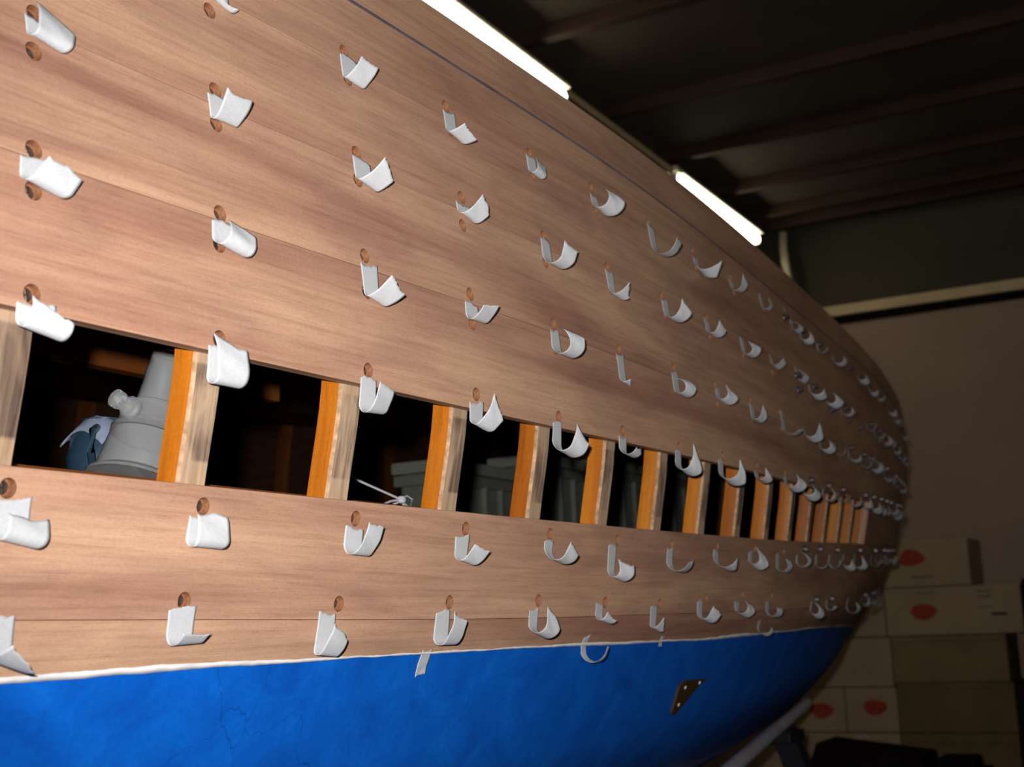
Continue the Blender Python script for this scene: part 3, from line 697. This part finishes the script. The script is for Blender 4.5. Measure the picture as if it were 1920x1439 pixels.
# ------------------------------------------------------------------ boat cradle at the far end
cr = empty('boat_cradle', (4.3, 1.45, 0.0)); tag(cr, 'padded grey cradle bar on a dark strut under the blue bottom', 'cradle')
def padbar():
    a = Vector((2.75, 1.080, H - .385)); b = Vector((5.10, 1.532, H - .347)); n = 12; pts = [a.lerp(b, i / n) for i in range(n + 1)]
    return tube_mesh('padded_bar', pts, [.019 + .004 * i / n for i in range(n + 1)], 14)
obj('padded_bar', padbar(), 'pad', cr)
def strut(p0, p1, w):
    p0 = Vector(p0); p1 = Vector(p1); d = (p1 - p0).normalized(); a = d.cross(Vector((1, 0, 0))).normalized() * w; b = d.cross(a).normalized() * w
    vs = [p + s * a + t * b for p in (p0, p1) for s, t in ((-1, -1), (1, -1), (1, 1), (-1, 1))]
    return fix(mesh('strut', vs, [(0, 1, 2, 3), (4, 5, 6, 7), (0, 1, 5, 4), (1, 2, 6, 5), (2, 3, 7, 6), (3, 0, 4, 7)]))
obj('strut', strut((4.25, 1.35, H - .39), (4.36, 1.10, 0.03), .035), 'steel_dark', cr)
obj('bracket', boxes_mesh('bracket', [(4.17, 4.33, 1.31, 1.41, H - .412, H - .374)], .006), 'steel_dark', cr)
obj('lower_rail', boxes_mesh('lower_rail', [(2.7, 5.3, 1.06, 1.16, 0.0, .08)], .006), 'steel_dark', cr)
obj('strut', strut((2.95, 1.115, H - .40), (2.98, 1.11, 0.03), .03), 'steel_dark', cr)

# ------------------------------------------------------------------ cartons by the end wall
def emblem(parent, y, z, s, x, seed):
    rnd = random.Random(seed); pts = []
    for i in range(22):
        t = 2 * math.pi * i / 22; rr = s * (1 + .07 * math.sin(3 * t + seed) + rnd.uniform(-.05, .05))
        pts.append((y + rr * 1.15 * math.cos(t), z + rr * .80 * math.sin(t) * (1 if math.sin(t) > 0 else .85)))
    vs = [(x - .002, a, b) for a, b in pts] + [(x - .0003, a, b) for a, b in pts]; n = 22
    me = fix(mesh('printed_emblem', vs, [tuple(range(n)), tuple(range(2 * n - 1, n - 1, -1))] + [(i, (i + 1) % n, n + (i + 1) % n, n + i) for i in range(n)]))
    o = obj('printed_emblem', me, 'red', parent); o['label'] = 'red printed emblem'
def carton(y0, y1, z0, z1, label, m='card', em=(), marks=(), x0=7.6, dep=.42, lid=.05):
    c = empty('cardboard_carton', (x0 + dep / 2, (y0 + y1) / 2, z0 + H)); tag(c, label, 'carton', 'cartons stacked by the end wall')
    z0 += H; z1 += H
    obj('body', boxes_mesh('body', [(x0, x0 + dep, y0, y1, z0, z1 - .003)], .006), m, c)
    if lid: obj('lid', boxes_mesh('lid', [(x0 - .006, x0 + dep, y0 - .0005, y1 + .0005, z1 - lid, z1 - .001)], .004), m, c)
    for i, (y, z, s) in enumerate(em): emblem(c, y, z + H, s, x0, int(y * 100))
    for (ya, yb, za, zb, mm) in marks:
        o = obj('print_glint_mark', boxes_mesh('print_glint_mark', [(x0 - .002, x0 + .0005, ya, yb, za + H, zb + H)]), mm, c)
carton(1.30, 1.78, .116, .378, 'pale carton with red emblem on top of the stack', em=[(1.61, .275, .062)], marks=[(1.50, 1.62, .165, .175, 'ink_soft')], lid=0)
carton(1.785, 2.20, .112, .370, 'pale carton hidden beside the topmost one', lid=0)
carton(1.05, 1.78, -.152, .115, 'wide pale carton with red emblem and a dark stamp', em=[(1.57, -.025, .062)],
       marks=[(1.13, 1.21, -.055, -.040, 'ink'), (1.20, 1.28, .075, .083, 'ink_soft'), (1.20, 1.28, .045, .053, 'ink_soft'), (1.20, 1.28, -.010, -.004, 'ink_soft'), (1.50, 1.60, .075, .083, 'ink_soft')], lid=0)
carton(1.785, 2.45, -.152, .110, 'pale carton second from top behind the hull end', lid=0)
carton(1.15, 1.765, -.408, -.155, 'brown carton under the wide pale one', 'card_brown', lid=.03)
carton(1.77, 2.40, -.428, -.155, 'plain pale carton left of the brown one', lid=0)
carton(1.135, 1.755, -.678, -.410, 'olive brown carton third up from the floor', 'card_dark', lid=.03)
carton(1.76, 2.050, -.678, -.430, 'small pale carton with red emblem, right of its twin', em=[(1.885, -.545, .058)], lid=0)
carton(2.055, 2.36, -.678, -.430, 'small pale carton with red emblem, left of its twin', em=[(2.19, -.560, .058)], lid=0)
carton(2.365, 2.80, -.678, -.430, 'brown carton at the left end behind the cradle', 'card_brown')
carton(1.135, 1.755, -.998, -.680, 'dark brown carton near the floor on the right', 'card_dark')
carton(1.76, 2.60, -.998, -.680, 'glossy taped carton with red emblem near the floor', 'card', em=[(2.34, -.845, .06)], marks=[(1.93, 2.02, -.715, -.695, 'shine'), (1.86, 1.90, -.712, -.700, 'shine'), (2.03, 2.07, -.770, -.760, 'shine')], lid=0)  # the small pale patches paint in glints on the packing tape
carton(1.135, 1.90, -1.30, -1.0, 'dark carton on the floor, right side', 'card_dark')
carton(1.92, 2.75, -1.30, -1.0, 'brown carton on the floor, left side', 'card_brown')
cab = empty('dark_cabinet', (7.85, .72, 0)); tag(cab, 'dark cabinet at the right edge beside the cartons', 'cabinet')
obj('body', boxes_mesh('body', [(7.56, 8.1, .30, 1.035, 0, H + .135)], .006), 'black', cab)
obj('door', boxes_mesh('door', [(7.545, 7.557, .32, 1.015, .06, H + .10)], .003), 'black', cab)
# dark objects in front of the cartons
def panel():
    vs = [(5.50, 1.62, H - .535), (5.50, 1.20, H - .585), (5.50, 1.17, H - 1.0), (5.50, 1.80, H - .98)]
    vs2 = [(x + .30, y, z + .0) for x, y, z in vs]
    return fix(mesh('seat_board', vs + vs2, [(0, 1, 2, 3), (4, 5, 6, 7), (0, 1, 5, 4), (1, 2, 6, 5), (2, 3, 7, 6), (3, 0, 4, 7)]))
t = empty('tool_trunk', (5.65, 1.45, 0)); tag(t, 'black slanted tool trunk low in front of the cartons', 'trunk')
obj('lid', panel(), 'black', t)
obj('body', boxes_mesh('body', [(5.50, 5.80, 1.17, 1.80, 0, H - .98)], .01), 'black', t)
t = empty('black_canister', (5.7, 1.10, 0)); tag(t, 'black square canister right of the tool trunk', 'canister')
obj('body', boxes_mesh('body', [(5.60, 5.80, 1.015, 1.165, 0, H - .60)], .012), 'black', t)
obj('cap', boxes_mesh('cap', [(5.66, 5.72, .96, 1.01, H - .66, H - .635)], .004), 'black', t)
obj('handle', boxes_mesh('handle', [(5.60, 5.80, .95, 1.015, 0, H - .66)], .01), 'black', t)

# ------------------------------------------------------------------ shed
XW = 8.6; CZ = H + 2.62
def plane_box(name, b, m, bev=0): return structure(obj(name, boxes_mesh(name, [b], bev), m))
plane_box('floor', (-5, XW + .2, -4.6, 7.2, -.1, 0), 'floor')
plane_box('wall_end_lower', (XW, XW + .15, -4.5, 7.0, 0, H + 1.90), 'wall_low')
plane_box('wall_end_upper', (XW + .04, XW + .15, -4.5, 7.0, H + 1.90, CZ), 'wall_up')
plane_box('wall_left', (-5, XW, 7.0, 7.1, 0, CZ), 'wall_up')
plane_box('wall_right', (-5, XW, -4.6, -4.5, 0, CZ), 'wall_up')
plane_box('wall_back', (-5.1, -5, -4.5, 7.0, 0, CZ), 'wall_up')
plane_box('ceiling', (-5, XW + .2, -4.6, 7.2, CZ, CZ + .1), 'ceil')
plane_box('trim_1', (XW - .05, XW, -4.5, 7.0, H + 1.945, H + 2.015), 'ledge', .004)
plane_box('trim_2', (XW - .02, XW + .001, -4.5, 7.0, H + 1.895, H + 1.944), 'black')  # black strip drawn in as the shadow line under the ledge
for i, (x, wd_) in enumerate(((8.35, .07), (8.05, .05), (7.45, .06), (6.7, .05), (5.9, .06), (4.9, .06), (4.0, .06), (3.1, .06), (2.5, .09), (1.6, .09), (.7, .09), (-.2, .09), (-1.1, .09))):
    q = obj('roof_purlin', boxes_mesh('roof_purlin', [(x - wd_ / 2, x + wd_ / 2, -4.5, 7.0, CZ - .07, CZ)], .006), 'purlin')
    structure(q); q.name = 'trim_%d' % (i + 3)
# fluorescent lamps in a row
def lamp(x0, x1, label, y_=2.54, g='fluorescent lamps in a row under the roof'):
    e = empty('fluorescent_lamp', ((x0 + x1) / 2, y_, H + 2.52)); tag(e, label, 'lamp', g)
    zt = H + 2.44
    obj('tube', tube_mesh('tube', [(x0 + .03, y_, zt), (x0 + .06, y_, zt), (x1 - .06, y_, zt), (x1 - .03, y_, zt)], .031, 16), 'lamp', e)
    obj('housing', boxes_mesh('housing', [(x0, x1, y_ - .035, y_ + .035, zt + .045, CZ - .105), (x0 + .03, x1 - .03, y_ - .058, y_ + .058, zt + .032, zt + .045)], .006), 'white_metal', e)
    for x in (x0, x1 - .03): obj('lamp_holder', boxes_mesh('lamp_holder', [(x, x + .03, y_ - .025, y_ + .025, zt - .030, zt + .034)], .005), 'white_metal', e)
lamp(3.76, 5.30, 'long lit fluorescent lamp above the near deck edge')
lamp(6.66, 8.16, 'shorter looking lit fluorescent lamp further down the shed')
lamp(0.86, 2.40, 'lit fluorescent lamp above the boat, out of view')
lamp(3.76, 5.30, 'lit fill lamp added beside the boat, out of view', -1.7, 'added fill lamps out of view')  # added lamp, never in view, brightens the far hull and end wall
lamp(0.86, 2.40, 'lit fill lamp added on the camera side, out of view', -1.7, 'added fill lamps out of view')  # its unseen companion, likewise added for fill light
o = obj('cable_conduit', tube_mesh('cable_conduit', [(2.4, 2.54, H + 2.49), (3.76, 2.54, H + 2.49)], .012), 'purlin'); tag(o, 'thin cable conduit left of the lamps, hidden by the hull', 'conduit')
o = obj('cable_conduit', tube_mesh('cable_conduit', [(5.30, 2.54, H + 2.49), (6.66, 2.54, H + 2.49)], .018), 'ledge'); tag(o, 'thin cable conduit joining the two lit lamps', 'conduit')
o = obj('wall_pipe', tube_mesh('wall_pipe', [(8.50, 2.46, H + 2.56), (8.46, 2.455, H + 2.45), (8.42, 2.44, H + 2.35), (8.43, 2.43, H + 2.22), (8.50, 2.42, H + 2.10), (8.56, 2.42, H + 2.03)], .028), 'pipe')
tag(o, 'short glossy cream pipe bend on the wall below the far lamp', 'pipe')
